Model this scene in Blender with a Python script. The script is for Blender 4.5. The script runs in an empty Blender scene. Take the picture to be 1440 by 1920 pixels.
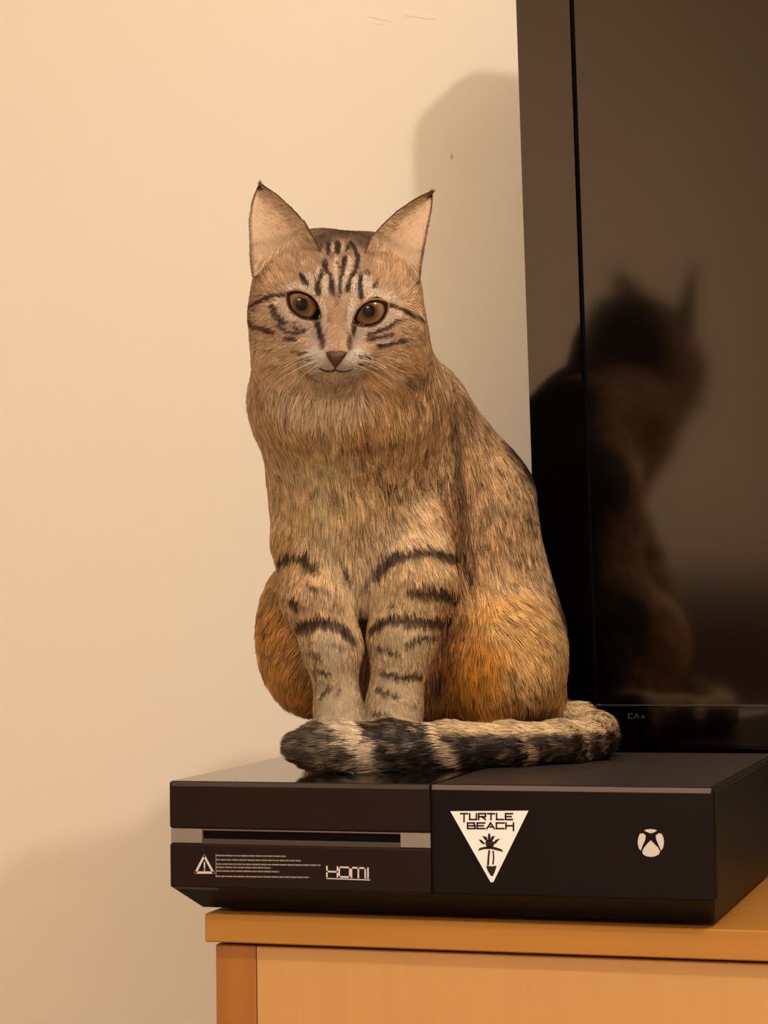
import bpy, bmesh, math, random
import numpy as np
from mathutils import Vector, Matrix, noise
from mathutils.bvhtree import BVHTree
from mathutils.kdtree import KDTree

random.seed(4); RNG = np.random.default_rng(4)
SC = bpy.context.scene
COL = SC.collection

# ------------------------------------------------------------------ camera
CAM = np.array([0.54146, -1.29978, 0.11518]); FPX = 4294.8
YAW, PITCH, ROLL = [math.radians(a) for a in (-17.1796, 1.9338, -0.7705)]
f_ = np.array([math.sin(YAW)*math.cos(PITCH), math.cos(YAW)*math.cos(PITCH), math.sin(PITCH)])
r_ = np.array([math.cos(YAW), -math.sin(YAW), 0.0]); u_ = np.cross(r_, f_)
c_, s_ = math.cos(ROLL), math.sin(ROLL)
CR, CU, CF = r_*c_+u_*s_, -r_*s_+u_*c_, f_
cam = bpy.data.cameras.new('camera'); camo = bpy.data.objects.new('camera', cam); COL.objects.link(camo)
cam.sensor_fit = 'VERTICAL'; cam.sensor_height = 24; cam.lens = 24*FPX/1920; cam.clip_start = .05
camo.matrix_world = Matrix(((CR[0], CU[0], -CF[0], CAM[0]), (CR[1], CU[1], -CF[1], CAM[1]), (CR[2], CU[2], -CF[2], CAM[2]), (0, 0, 0, 1)))
SC.camera = camo
def at(px, py, d):
    """point whose distance along the view axis is d, seen at photo pixel px, py"""
    return CAM + d*(CF + CR*(px-720)/FPX - CU*(py-960)/FPX)
def pix(P):
    q = np.asarray(P)-CAM; z = q@CF
    return np.stack([720+FPX*(q@CR)/z, 960-FPX*(q@CU)/z], -1)

# ------------------------------------------------------------------ world, lights, exposure
w = bpy.data.worlds.new('world'); SC.world = w; w.use_nodes = True
w.node_tree.nodes['Background'].inputs[0].default_value = (1, .86, .68, 1)
w.node_tree.nodes['Background'].inputs[1].default_value = .02
WARM = (1.0, .88, .80)
def area(name, loc, size, power, rot=(0, 0, 0), shape='DISK', col=WARM):
    l = bpy.data.lights.new(name, 'AREA'); l.shape = shape; l.size = size; l.energy = power; l.color = col
    o = bpy.data.objects.new(name, l); o.location = loc; o.rotation_euler = rot; COL.objects.link(o); return o
LAMP = (1.2, -.95, 1.655)
p = bpy.data.lights.new('ceiling_lamp_light', 'POINT'); p.energy = 95; p.color = WARM; p.shadow_soft_size = .035
po = bpy.data.objects.new('ceiling_lamp_light', p); po.location = LAMP; COL.objects.link(po)
area('added_fill_light', (.2, -3.0, 1.70), .9, 84)  # broad soft fill light, added to brighten the room from behind the camera
SC.view_settings.view_transform = 'Standard'; SC.view_settings.look = 'None'
SC.view_settings.exposure = -0.40; SC.view_settings.gamma = 1; SC.view_settings.use_curve_mapping = False
SC.cycles.max_bounces = 8; SC.cycles.diffuse_bounces = 4; SC.cycles.glossy_bounces = 4
SC.cycles.use_denoising = True

# ------------------------------------------------------------------ materials
def lin(c):
    c = np.asarray(c, float)/255.0
    return np.where(c <= .04045, c/12.92, ((c+.055)/1.055)**2.4)
def rgb(c): return (*lin(c), 1.0)
def mat(name, col, rough=.5, spec=.5, metal=0, coat=0, noise_amt=0, scale=20, bump=0, bscale=200, stretch=None):
    m = bpy.data.materials.new(name); m.use_nodes = True; nt = m.node_tree; b = nt.nodes['Principled BSDF']
    b.inputs['Base Color'].default_value = rgb(col); b.inputs['Roughness'].default_value = rough
    b.inputs['Specular IOR Level'].default_value = spec; b.inputs['Metallic'].default_value = metal
    b.inputs['Coat Weight'].default_value = coat
    if noise_amt or bump:
        tc = nt.nodes.new('ShaderNodeTexCoord'); mp = nt.nodes.new('ShaderNodeMapping')
        nt.links.new(tc.outputs['Object'], mp.inputs[0])
        if stretch: mp.inputs['Scale'].default_value = stretch
    if noise_amt:
        n = nt.nodes.new('ShaderNodeTexNoise'); n.inputs['Scale'].default_value = scale; n.inputs['Detail'].default_value = 5
        nt.links.new(mp.outputs[0], n.inputs[0])
        mx = nt.nodes.new('ShaderNodeMix'); mx.data_type = 'RGBA'
        a = lin(col); mx.inputs[6].default_value = (*(a*(1-noise_amt)), 1); mx.inputs[7].default_value = (*np.minimum(a*(1+noise_amt), 1), 1)
        nt.links.new(n.outputs[0], mx.inputs[0]); nt.links.new(mx.outputs[2], b.inputs['Base Color'])
    if bump:
        n2 = nt.nodes.new('ShaderNodeTexNoise'); n2.inputs['Scale'].default_value = bscale; n2.inputs['Detail'].default_value = 3
        nt.links.new(mp.outputs[0], n2.inputs[0])
        bp = nt.nodes.new('ShaderNodeBump'); bp.inputs['Strength'].default_value = bump; bp.inputs['Distance'].default_value = .001
        nt.links.new(n2.outputs[0], bp.inputs['Height']); nt.links.new(bp.outputs[0], b.inputs['Normal'])
    return m
M = {}
M['wall'] = mat('wall_paint', (236, 226, 208), .75, .25, noise_amt=.025, scale=3.0, bump=.10, bscale=260)
M['ceil'] = mat('ceiling_paint', (240, 236, 226), .8, .2, bump=.1, bscale=150)
M['floor'] = mat('floor_carpet', (172, 152, 126), .9, .1, noise_amt=.12, scale=60, bump=.3, bscale=300)
M['oak'] = mat('oak_edge', (172, 117, 45), .45, .4, noise_amt=.16, scale=16, bump=.05, bscale=60, stretch=(.35, 4, 7))
M['oak_post'] = mat('oak_post_vertical', (158, 100, 38), .45, .4, noise_amt=.18, scale=14, bump=.05, stretch=(7, 7, .35))
M['oak_panel'] = mat('oak_panel_veneer', (196, 147, 88), .5, .35, noise_amt=.05, scale=24, stretch=(8, 8, .3))
M['recess'] = mat('cabinet_recess', (60, 28, 14), .8, .2)
M['gloss'] = mat('console_gloss', (13, 5, 4), .30, .16, bump=.02, bscale=500)
M['matte'] = mat('console_matte', (28, 13, 8), .45, .16, bump=.05, bscale=900)
M['side'] = mat('console_side', (16, 14, 11), .5, .25, noise_amt=.15, scale=30)
M['under'] = mat('console_underside', (10, 7, 6), .5, .2)
M['facet'] = mat('console_foot_facet', (62, 50, 42), .5, .4)
M['silver'] = mat('slot_silver', (128, 118, 106), .35, .5, noise_amt=.08, scale=60)
M['edge'] = mat('console_edge_strip', (98, 84, 78), .35, .5)
M['black'] = mat('slot_black', (3, 2, 2), .6, .1)
M['white'] = mat('sticker_white', (246, 238, 232), .45, .4)
M['print'] = mat('label_print_grey', (140, 128, 120), .5, .3)
M['printw'] = mat('label_print_white', (205, 196, 188), .5, .3)
M['ink'] = mat('sticker_ink', (28, 14, 10), .5, .3)
M['bezel'] = mat('tv_bezel_gloss', (4, 2, 2), .07, .95)
M['screen'] = mat('tv_screen', (3, 2, 2), .12, .95)
for k in ('bezel', 'screen'):
    b_ = M[k].node_tree.nodes['Principled BSDF']; b_.inputs['IOR'].default_value = 1.62; b_.inputs['Specular Tint'].default_value = (1, .84, .70, 1)
M['tvback'] = mat('tv_back_plastic', (16, 14, 13), .5, .3)
M['glint'] = mat('tv_edge_strip', (90, 88, 84), .2, .6, metal=.6)
M['tvmark'] = mat('tv_mark_print', (70, 70, 62), .5, .3)
M['plum'] = mat('plum_fabric', (58, 18, 30), .9, .1, bump=.2)
M['eyelid'] = mat('eye_rim_skin', (42, 24, 14), .35, .4)
M['nose'] = mat('nose_leather', (78, 46, 33), .45, .4, bump=.35, bscale=900)
M['whisk'] = mat('whisker_white', (215, 195, 165), .4, .4)
M['claw'] = mat('claw_horn', (190, 170, 150), .4, .4)

# ------------------------------------------------------------------ mesh helpers
def mesh_obj(name, verts, faces, m=None, parent=None, smooth=False, **props):
    me = bpy.data.meshes.new(name); me.from_pydata([tuple(v) for v in verts], [], [tuple(f) for f in faces]); me.update()
    if m: me.materials.append(m)
    if smooth: me.polygons.foreach_set('use_smooth', [True]*len(me.polygons))
    o = bpy.data.objects.new(name, me); COL.objects.link(o)
    if parent: o.parent = parent
    for k, v in props.items(): o[k] = v
    return o
def bm_obj(name, bm, m=None, parent=None, smooth=False, **props):
    bmesh.ops.recalc_face_normals(bm, faces=bm.faces)
    me = bpy.data.meshes.new(name); bm.to_mesh(me); bm.free()
    if m: me.materials.append(m)
    if smooth: me.polygons.foreach_set('use_smooth', [True]*len(me.polygons))
    o = bpy.data.objects.new(name, me); COL.objects.link(o)
    if parent: o.parent = parent
    for k, v in props.items(): o[k] = v
    return o
def add_box(bm, lo, hi, bev=0, seg=2):
    r = bmesh.ops.create_cube(bm, size=1)
    vs = r['verts']; lo = Vector(lo); hi = Vector(hi); c = (lo+hi)/2; s = hi-lo
    for v in vs: v.co = Vector((v.co.x*s.x+c.x, v.co.y*s.y+c.y, v.co.z*s.z+c.z))
    if bev:
        es = list({e for v in vs for e in v.link_edges})
        bmesh.ops.bevel(bm, geom=es, offset=bev, segments=seg, affect='EDGES', profile=.5)
def box(name, lo, hi, m, parent=None, bev=0, seg=2, **props):
    bm = bmesh.new(); add_box(bm, lo, hi, bev, seg); return bm_obj(name, bm, m, parent, **props)
def empty(name, loc, **props):
    o = bpy.data.objects.new(name, None); o.location = loc; COL.objects.link(o); o.empty_display_size = .05
    for k, v in props.items(): o[k] = v
    return o
def keep(o, parent):
    """parent without moving"""
    o.parent = parent; o.matrix_parent_inverse = Matrix.Translation(-Vector(parent.location)); return o
def add_prism(bm, pts, y0, y1):
    """outline pts (x, z) extruded from y0 to y1"""
    a = [bm.verts.new((x, y0, z)) for x, z in pts]; b = [bm.verts.new((x, y1, z)) for x, z in pts]
    n = len(pts)
    bm.faces.new(a); bm.faces.new(b[::-1])
    for i in range(n): bm.faces.new((a[i], b[i], b[(i+1) % n], a[(i+1) % n]))
def stroke_pts(p0, p1, w, e0=0, e1=0):
    (x0, z0), (x1, z1) = p0, p1; L = math.hypot(x1-x0, z1-z0); dx, dz = (x1-x0)/L, (z1-z0)/L
    x0 -= dx*e0; z0 -= dz*e0; x1 += dx*e1; z1 += dz*e1; nx, nz = -dz*w/2, dx*w/2
    return [(x0+nx, z0+nz), (x1+nx, z1+nz), (x1-nx, z1-nz), (x0-nx, z0-nz)]

# ------------------------------------------------------------------ the room
FLOOR, CEIL = -.6314, 1.74
WY = .46
X0, X1, YB = -2.2, 2.6, -3.9
def wallbox(name, lo, hi, m): return box(name, lo, hi, m, kind='structure')
wb = wallbox('wall_back', (X0-.1, WY, FLOOR-.05), (X1+.1, WY+.1, CEIL+.05), M['wall'])
wallbox('wall_left', (X0-.1, YB, FLOOR-.05), (X0, WY, CEIL+.05), M['wall'])
wallbox('wall_right', (X1, YB, FLOOR-.05), (X1+.1, WY, CEIL+.05), M['wall'])
wallbox('wall_front', (X0-.1, YB-.1, FLOOR-.05), (X1+.1, YB, CEIL+.05), M['wall'])
wallbox('floor', (X0, YB, FLOOR-.05), (X1, WY, FLOOR), M['floor'])
wallbox('ceiling', (X0, YB, CEIL), (X1, WY, CEIL+.05), M['ceil'])
wallbox('baseboard_back', (X0, WY-.015, FLOOR), (X1, WY, FLOOR+.09), M['ceil'])
def on_plane_y(px, py, y):
    d = CF + CR*(px-720)/FPX - CU*(py-960)/FPX; return CAM + d*((y-CAM[1])/d[1])
# small plaster nick beside the television
q = on_plane_y(847, 293, WY)
bm = bmesh.new(); bmesh.ops.create_uvsphere(bm, u_segments=10, v_segments=6, radius=1)
for v in bm.verts: v.co = Vector((q[0]+v.co.x*.0013, WY+v.co.y*.0009, q[2]+v.co.z*.0024))
bm_obj('plaster_nick', bm, mat('plaster_nick', (214, 190, 160), .8), wb, True)
# faint scuff
bm = bmesh.new()
for (a, b_) in (((690, 30), (735, 40)), ((760, 28), (815, 36)), ((700, 44), (720, 46))):
    A, B = on_plane_y(*a, WY), on_plane_y(*b_, WY)
    add_prism(bm, stroke_pts((A[0], A[2]), (B[0], B[2]), .0012), WY-.00025, WY+.001)
bm_obj('paint_scuff', bm, mat('paint_scuff', (232, 222, 203), .8), wb)

# ------------------------------------------------------------------ cabinet
WT = -.0814               # worktop height
TH = .0173
cab = empty('cabinet', (.6, .24, FLOOR), label='light oak cabinet under the game console and television', category='cabinet')
WX0 = on_plane_y(384, 1740, .012)[0]; CX1 = 1.30
SX0 = on_plane_y(405, 1850, .018)[0]; PX0 = on_plane_y(481, 1850, .018)[0]
def cp(o): return keep(o, cab)
cp(box('worktop', (WX0, .012, WT-TH), (CX1, .452, WT), M['oak'], bev=.0008, seg=1))
cp(box('inner_carcass', (SX0+.004, .028, FLOOR+.05), (CX1-.012, .445, WT-TH-.0004), M['recess']))
yf = .0205
cp(box('corner_post', (SX0, .018, FLOOR+.05), (PX0-.0004, .030, WT-TH-.0022), M['oak_post'], bev=.0006, seg=1))
cp(box('side_panel', (SX0, .030, FLOOR+.05), (SX0+.0038, .448, WT-TH-.0004), M['oak_post']))
cp(box('side_panel', (CX1-.012, .018, FLOOR+.05), (CX1-.006, .448, WT-TH-.0004), M['oak_post']))
xs = [PX0, .64, CX1-.0125]
for i in range(2):
    d = cp(box('door', (xs[i]+(.001 if i else 0), .0182, FLOOR+.055), (xs[i+1]-.001, .028, WT-TH-.0024), M['oak_panel'], bev=.0006, seg=1))
    bm = bmesh.new(); hx = .60 if i == 0 else .68
    bmesh.ops.create_uvsphere(bm, u_segments=16, v_segments=10, radius=.012)
    for v in bm.verts: v.co += Vector((hx, .006, WT-.20))
    kn = bm_obj('knob', bm, M['oak'], None, True); kn.parent = d
cp(box('plinth', (SX0+.01, .05, FLOOR), (CX1-.02, .44, FLOOR+.05), M['recess']))

# ------------------------------------------------------------------ game console
W, DP, H = .333, .274, .0643
con = empty('game_console', (W/2, DP/2, WT), label='black game console with white triangular sticker, under the cat', category='game console')
def kp(o): return keep(o, con)
SEAM = on_plane_y(808, 1570, 0)[0]
sz = lambda py, px=560: on_plane_y(px, py, 0)[2]
slot_t, slot_b = sz(1557), sz(1586)
EZ = -.0028
# body shell halves: top and bottom slabs on the left half (gap = disc strip), one block on the right
kp(box('upper_left_shell', (0, 0, slot_t), (SEAM-.0003, DP, -.0002), M['matte'], bev=.0012))
kp(box('lower_left_shell', (0, 0, -H), (SEAM-.0003, DP, slot_b), M['matte'], bev=.0012))
kp(box('strip_core', (.0012, .0035, slot_b-.002), (SEAM-.001, DP-.002, slot_t+.002), M['black']))
kp(box('right_shell', (SEAM+.0003, 0, -H), (W, DP, -.0002), M['gloss'], bev=.0014))
kp(box('seam_filler', (SEAM-.002, .0016, -H+.001), (SEAM+.002, DP-.002, -.001), M['black']))
kp(box('side_cover', (W-.0006, .004, -H+.001), (W+.0006, DP-.003, -.0022), M['side'], bev=.0003, seg=1))
# silver ends of the disc strip
xl = on_plane_y(378, 1570, 0)[0]; xr = on_plane_y(750, 1570, 0)[0]
kp(box('silver_strip', (.0008, .0004, slot_b+.0002), (xl, .006, slot_t-.0002), M['silver'], bev=.0003, seg=1, label='silver end of the disc strip'))
kp(box('silver_strip', (xr, .0004, slot_b+.0002), (SEAM-.0006, .006, slot_t-.0002), M['silver'], bev=.0003, seg=1, label='silver end of the disc strip'))
kp(box('slot_lip', (xl, .0002, slot_b-.0003), (xr, .0040, slot_b+.0030), M['facet'], bev=.0006))
kp(box('slot_lip', (xl, .0002, slot_t-.0012), (xr, .0040, slot_t-.0002), M['edge'], bev=.0003, seg=1))  # both slot lips coloured lighter to carry the edge highlights
# light front edge of the top, and the top panels
kp(box('top_panel', (.0012, .0012, -.0006), (SEAM-.0008, DP-.001, .0002), mat('console_top_gloss', (20, 15, 13), .07, .6), bev=.0002, seg=1))
kp(box('top_edge', (.0016, -.00025, -.0032), (SEAM-.0008, .0016, -.0004), M['facet'], bev=.0004, seg=1))
kp(box('top_edge', (SEAM+.0008, -.00025, -.0033), (W-.0014, .0016, -.0002), M['edge'], bev=.0004, seg=1, label='lighter chamfered edge above the right half'))
bm = bmesh.new(); add_box(bm, (SEAM+.0012, .0012, -.0012), (W-.0012, DP-.0012, -.0004))
n = 38
for i in range(n):
    y = .006 + i*(DP-.012)/n
    add_box(bm, (SEAM+.003, y, -.0006), (W-.003, y+.0042, .0004), .0003, 1)
kp(bm_obj('vent_grille', bm, mat('vent_plastic', (34, 26, 22), .38, .4), None))
# underside: tapered base standing on the cabinet
def loft(name, lo, hi, m, z0, z1, bev=0):
    (x0, y0, x1, y1), (a0, b0, a1, b1) = lo, hi
    v = [(x0, y0, z0), (x1, y0, z0), (x1, y1, z0), (x0, y1, z0), (a0, b0, z1), (a1, b0, z1), (a1, b1, z1), (a0, b1, z1)]
    fs = [(0, 3, 2, 1), (4, 5, 6, 7), (0, 1, 5, 4), (1, 2, 6, 5), (2, 3, 7, 6), (3, 0, 4, 7)]
    return mesh_obj(name, v, fs, m)
kp(loft('tapered_base', (.0135, .020, W-.004, DP-.02), (.0006, .0008, W-.0006, DP-.002), M['under'], WT+.0028, -H+.0003))
xf = on_plane_y(407, 1690, 0.0)[0]
v = [(.0004, .0002, -H+.0006), (xf, .0002, -H+.0006), (xf+.003, .0196, WT+.0040), (.0128, .0196, WT+.0040),
     (.0004, .012, -H+.0006), (xf, .012, -H+.0006), (xf+.003, .028, WT+.0040), (.0128, .028, WT+.0040)]
kp(mesh_obj('corner_facet', v, [(0, 1, 2, 3), (4, 7, 6, 5), (0, 4, 5, 1), (1, 5, 6, 2), (2, 6, 7, 3), (3, 7, 4, 0)], M['facet']))
for fx in (.03, W-.03):
    for fy in (.045, DP-.04):
        bm = bmesh.new(); bmesh.ops.create_cone(bm, cap_ends=True, segments=20, radius1=.009, radius2=.0095, depth=.0034)
        for vv in bm.verts: vv.co += Vector((fx, fy, WT+.0017))
        kp(bm_obj('rubber_foot', bm, M['under'], None))

# stroke lettering ---------------------------------------------------
GLY = {'T': [((0, 1), (1, 1)), ((.5, 1), (.5, 0))], 'U': [((0, 1), (0, 0)), ((0, 0), (1, 0)), ((1, 0), (1, 1))],
       'R': [((0, 0), (0, 1)), ((0, 1), (1, 1)), ((1, 1), (1, .48)), ((1, .48), (0, .48)), ((.45, .48), (1, 0))],
       'L': [((0, 1), (0, 0)), ((0, 0), (1, 0))], 'E': [((0, 0), (0, 1)), ((0, 1), (1, 1)), ((0, .5), (.8, .5)), ((0, 0), (1, 0))],
       'B': [((0, 0), (0, 1)), ((0, 1), (.9, 1)), ((.9, 1), (.9, .5)), ((0, .5), (1, .5)), ((1, .5), (1, 0)), ((1, 0), (0, 0))],
       'A': [((0, 0), (.5, 1)), ((.5, 1), (1, 0)), ((.22, .32), (.78, .32))], 'C': [((1, 1), (0, 1)), ((0, 1), (0, 0)), ((0, 0), (1, 0))],
       'H': [((0, 0), (0, 1)), ((1, 0), (1, 1)), ((0, .5), (1, .5))], 'D': [((0, 0), (0, 1)), ((0, 1), (1, 1)), ((1, 1), (1, 0)), ((1, 0), (0, 0))],
       'M': [((0, 0), (0, 1)), ((0, 1), (1, 1)), ((.5, 1), (.5, 0)), ((1, 0), (1, 1))], 'I': [((.5, 0), (.5, 1))]}
def fp(px, py):
    P = on_plane_y(px, py, 0); return np.array([P[0], P[2]])
def letters(bm, text, tl, tr, bl, wpx, y0, y1, gap=.22, widths=None, ext=None):
    """text inside the photo-pixel box (tl, tr, bl) on the console's front plane"""
    tl, tr, bl = np.array(tl, float), np.array(tr, float), np.array(bl, float)
    ws = [(widths or {}).get(c, 1.0) for c in text]; tot = sum(ws)+gap*(len(text)-1); x = 0
    for i, c in enumerate(text):
        for a, b_ in GLY[c]:
            P = []
            for (u, v_) in (a, b_):
                if ext and (i, u, v_) in ext: v_ = ext[(i, u, v_)]
                s = (x+u*ws[i])/tot
                P.append(fp(*(tl+(tr-tl)*s+(bl-tl)*(1-v_))))
            wd = wpx*.000312
            add_prism(bm, stroke_pts(tuple(P[0]), tuple(P[1]), wd, wd/2, wd/2), y0, y1)
        x += ws[i]+gap
# warning label
bm = bmesh.new()
tri = [(383, 1605), (400, 1636), (367, 1636)]
for i in range(3):
    a, b_ = fp(*tri[i]), fp(*tri[(i+1) % 3]); add_prism(bm, stroke_pts(tuple(a), tuple(b_), .0014, .0005, .0005), -.00012, .0005)
add_prism(bm, stroke_pts(tuple(fp(383.4, 1616)), tuple(fp(383.4, 1628)), .0009), -.00012, .0005)
add_prism(bm, stroke_pts(tuple(fp(383.4, 1630)), tuple(fp(383.4, 1632.5)), .0009), -.00012, .0005)
lab = kp(bm_obj('warning_label', bm, M['printw'], None, label='printed warning triangle with small print beside it'))
bm = bmesh.new()
rr = random.Random(2)
for (x1, ya) in ((536, 1604), (564, 1612), (601, 1620), (508, 1626), (524, 1633), (580, 1643)):
    x = 406.0
    while x < x1:
        wl = rr.uniform(5, 15); e = min(x+wl, x1)
        sl = (x-406)*.012
        add_prism(bm, stroke_pts(tuple(fp(x, ya+sl)), tuple(fp(e, ya+sl+(e-x)*.012)), .00085), -.00012, .0005); x = e+1.2
add_prism(bm, stroke_pts(tuple(fp(405, 1601)), tuple(fp(405, 1645)), .0004), -.0001, .0005)
o = bm_obj('small_print', bm, M['print'], None); o.parent = lab
bm = bmesh.new()
letters(bm, 'HDMI', (613, 1625), (692, 1628), (613, 1643), 3.2, -.00012, .0005, gap=.16, widths={'M': 1.3, 'I': .2, 'H': 1.0, 'D': 1.0})
add_prism(bm, stroke_pts(tuple(fp(612, 1647)), tuple(fp(694, 1650)), .0006), -.0001, .0005)
kp(bm_obj('port_logo', bm, M['printw'], None, label='printed letters HDMI'))
# triangular sticker
bm = bmesh.new(); add_prism(bm, [tuple(fp(*q)) for q in ((844.5, 1521), (991, 1520), (925, 1654), (920, 1654))], -.00022, .0004)
stk = kp(bm_obj('sticker', bm, M['white'], None, label='white downward triangle sticker with palm tree'))
bm = bmesh.new()
letters(bm, 'TURTLE', (864, 1525.5), (961, 1525.5), (864, 1536.5), 3.0, -.00035, -.0001, gap=.32, ext={(0, .5, 0): -.35, (5, 1, 0): 0})
letters(bm, 'BEACH', (877, 1543), (963, 1543), (877, 1553.5), 3.0, -.00035, -.0001, gap=.28, ext={(4, 1, 0): -.35})
o = bm_obj('lettering', bm, M['ink'], None, label='black letters TURTLE BEACH'); o.parent = stk
bm = bmesh.new()
def tq(zx, zy): return tuple(fp(820+zx/7.2, 1500+zy/7.2))
for poly in ([(690, 450), (715, 455), (722, 520), (705, 560), (680, 520)], [(605, 485), (665, 495), (690, 560), (650, 545)],
             [(780, 485), (735, 490), (710, 560), (750, 545)], [(560, 530), (600, 540), (650, 590), (620, 597), (585, 570)],
             [(855, 515), (790, 535), (745, 590), (790, 590), (825, 545)],
             [(650, 560), (700, 530), (760, 560), (770, 610), (740, 640), (680, 640), (655, 610)],
             [(550, 685), (570, 650), (640, 630), (720, 622), (800, 640), (870, 665), (890, 700), (830, 685), (740, 662), (640, 662)],
             [(690, 675), (715, 680), (705, 780), (700, 880), (672, 880), (680, 780)],
             [(745, 675), (765, 690), (772, 790), (762, 870), (742, 870), (752, 780)],
             [(660, 885), (740, 895), (800, 885), (790, 935), (755, 1020), (735, 1030), (715, 1010), (680, 950)]):
    add_prism(bm, [tq(*q) for q in poly], -.00035, -.0001)
o = bm_obj('palm_print', bm, M['ink'], None, label='black palm tree print'); o.parent = stk
# round power emblem: four white pieces split by a dark cross
bm = bmesh.new()
def eq(zx, zy): return tuple(fp(1160+zx/5.143, 1520+zy/5.143))
for poly in ([(245, 190), (275, 180), (310, 177), (345, 181), (370, 190), (345, 208), (310, 218), (275, 206)],
             [(205, 222), (235, 218), (262, 240), (255, 285), (232, 335), (215, 385), (195, 360), (184, 310), (190, 260)],
             [(415, 222), (385, 218), (358, 240), (365, 285), (388, 335), (408, 385), (428, 360), (438, 310), (432, 260)],
             [(310, 285), (340, 315), (380, 355), (400, 395), (385, 425), (345, 441), (310, 445), (270, 440), (238, 422), (228, 395), (245, 355), (280, 315)]):
    add_prism(bm, [eq(*q) for q in poly], -.00035, .0003)
kp(bm_obj('power_emblem', bm, M['printw'], None, label='round white emblem split by a dark cross'))

# ------------------------------------------------------------------ television
TY, TT, TR = [math.radians(a) for a in (11.828, 1.070, .617)]
TN = Vector((-math.sin(TY)*math.cos(TT), -math.cos(TY)*math.cos(TT), -math.sin(TT)))   # out of the screen
TX = Vector((math.cos(TY), -math.sin(TY), 0)); TU = (-TN).cross(TX); TU = TU if TU.z > 0 else -TU
cr, sr = math.cos(TR), math.sin(TR); TX, TU = TX*cr+TU*sr, -TX*sr+TU*cr
TO = Vector((.2, .3131, .03))
TM = Matrix(((TX.x, -TN.x, TU.x, TO.x), (TX.y, -TN.y, TU.y, TO.y), (TX.z, -TN.z, TU.z, TO.z), (0, 0, 0, 1)))
tv = bpy.data.objects.new('television', None); COL.objects.link(tv); tv.matrix_world = TM
tv['label'] = 'black flat-screen television with glossy bezel behind the game console'; tv['category'] = 'television'
BX, SXL = -.0450, -.0003      # outer left, bezel/screen line
BXR, SXR = .860, .816
ZB, ZS, ZT_S, ZT = -.068, .0006, .545, .585
def tbox(name, lo, hi, m, bev=0, **pr): o = box(name, lo, hi, m, None, bev, 2, **pr); o.parent = tv; return o
tbox('screen', (SXL+.0004, .0022, ZS), (SXR, .006, ZT_S), M['screen'])
# bezel: left, right, top bars with a chamfered step into the screen, deeper bottom bar
ZT += .018
bmz = bmesh.new(); RC = .040      # left bar with a rounded outer top corner
add_prism(bmz, [(BX, ZB), (SXL-.0024, ZB), (SXL-.0024, ZT)]+[(BX+RC-RC*math.sin(a), ZT-RC+RC*math.cos(a)) for a in np.linspace(0, math.pi/2, 10)], 0, .024)
o = bm_obj('bezel', bmz, M['bezel'], None); o.parent = tv
for lo, hi in (((SXR, 0, ZB), (BXR, .024, ZT)),
               ((SXL-.0013, 0, ZT_S), (SXR, .024, ZT)), ((SXL-.0013, 0, ZB), (SXR, .024, ZS-.0006))):
    tbox('bezel', lo, hi, M['bezel'], .0008)
tbox('screen_gasket', (SXL-.0026, .0042, ZS-.002), (SXL+.0006, .010, ZT_S), M['black'])
tbox('bottom_trim', (SXL-.001, .0001, ZS-.0007), (SXR, .0022, ZS+.0002), M['glint'], .0002)
bm = bmesh.new(); bmesh.ops.create_uvsphere(bm, u_segments=10, v_segments=8, radius=1)  # bright bead standing in for the highlight at the screen corner
for vv in bm.verts: vv.co = Vector((SXL+.0014+vv.co.x*.0026, .0004+vv.co.y*.0008, ZS-.0002+vv.co.z*.0009))
o = bm_obj('corner_glint', bm, M['glint'], None, True); o.parent = tv
# faint maker's mark under the screen corner
bm = bmesh.new()
for x, kind in ((.026, 0), (.0305, 1), (.0350, 2)):
    y = -.0072; s = .0016
    segs = {0: [((-s, s), (s, s)), ((-s, s), (-s, -s)), ((-s, -s), (s, -s))], 1: [((-s, -s), (0, s)), ((0, s), (s, -s))], 2: [((-s*.6, -s), (s*.3, s*.2)), ((s*.3, s*.2), (s, -s))]}[kind]
    for a, b_ in segs: add_prism(bm, stroke_pts((x+a[0], y+a[1]), (x+b_[0], y+b_[1]), .0006), -.0002, .001)
o = bm_obj('maker_mark', bm, M['tvmark'], None); o.parent = tv
# back housing, bulging
bm = bmesh.new(); add_box(bm, (BX+.010, .022, ZB+.006), (BXR-.006, .040, ZT-.018), .0085, 3); add_box(bm, (BX+.16, .036, ZB+.03), (BXR-.16, .062, ZT-.12), .010, 3)
o = bm_obj('back_housing', bm, M['tvback'], None); o.parent = tv
cx = (BX+BXR)/2
st = box('stand_neck', (cx-.04, .012, -.1025), (cx+.04, .034, ZB+.01), M['tvback'], None, .003); st.parent = tv
bm = bmesh.new(); bmesh.ops.create_cone(bm, cap_ends=True, segments=48, radius1=1, radius2=.95, depth=.009)
cw = TM @ Vector((cx, .02, 0))
for vv in bm.verts: vv.co = Vector((cw.x+vv.co.x*.155, .265+vv.co.y*.115, WT+.0046+vv.co.z))
o = bm_obj('stand_base', bm, M['bezel'], None); o.parent = tv; o.matrix_parent_inverse = TM.inverted()

# ------------------------------------------------------------------ the rest of the room (out of view; some of it added for light and reflections)
lampo = empty('ceiling_lamp', (LAMP[0], LAMP[1], CEIL), label='small round ceiling lamp above the camera', category='lamp')
bm = bmesh.new(); bmesh.ops.create_cone(bm, cap_ends=True, segments=24, radius1=.05, radius2=.06, depth=.02)
for vv in bm.verts: vv.co += Vector((LAMP[0], LAMP[1], CEIL-.0105))
keep(bm_obj('ceiling_rose', bm, M['ceil'], None), lampo)

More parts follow.
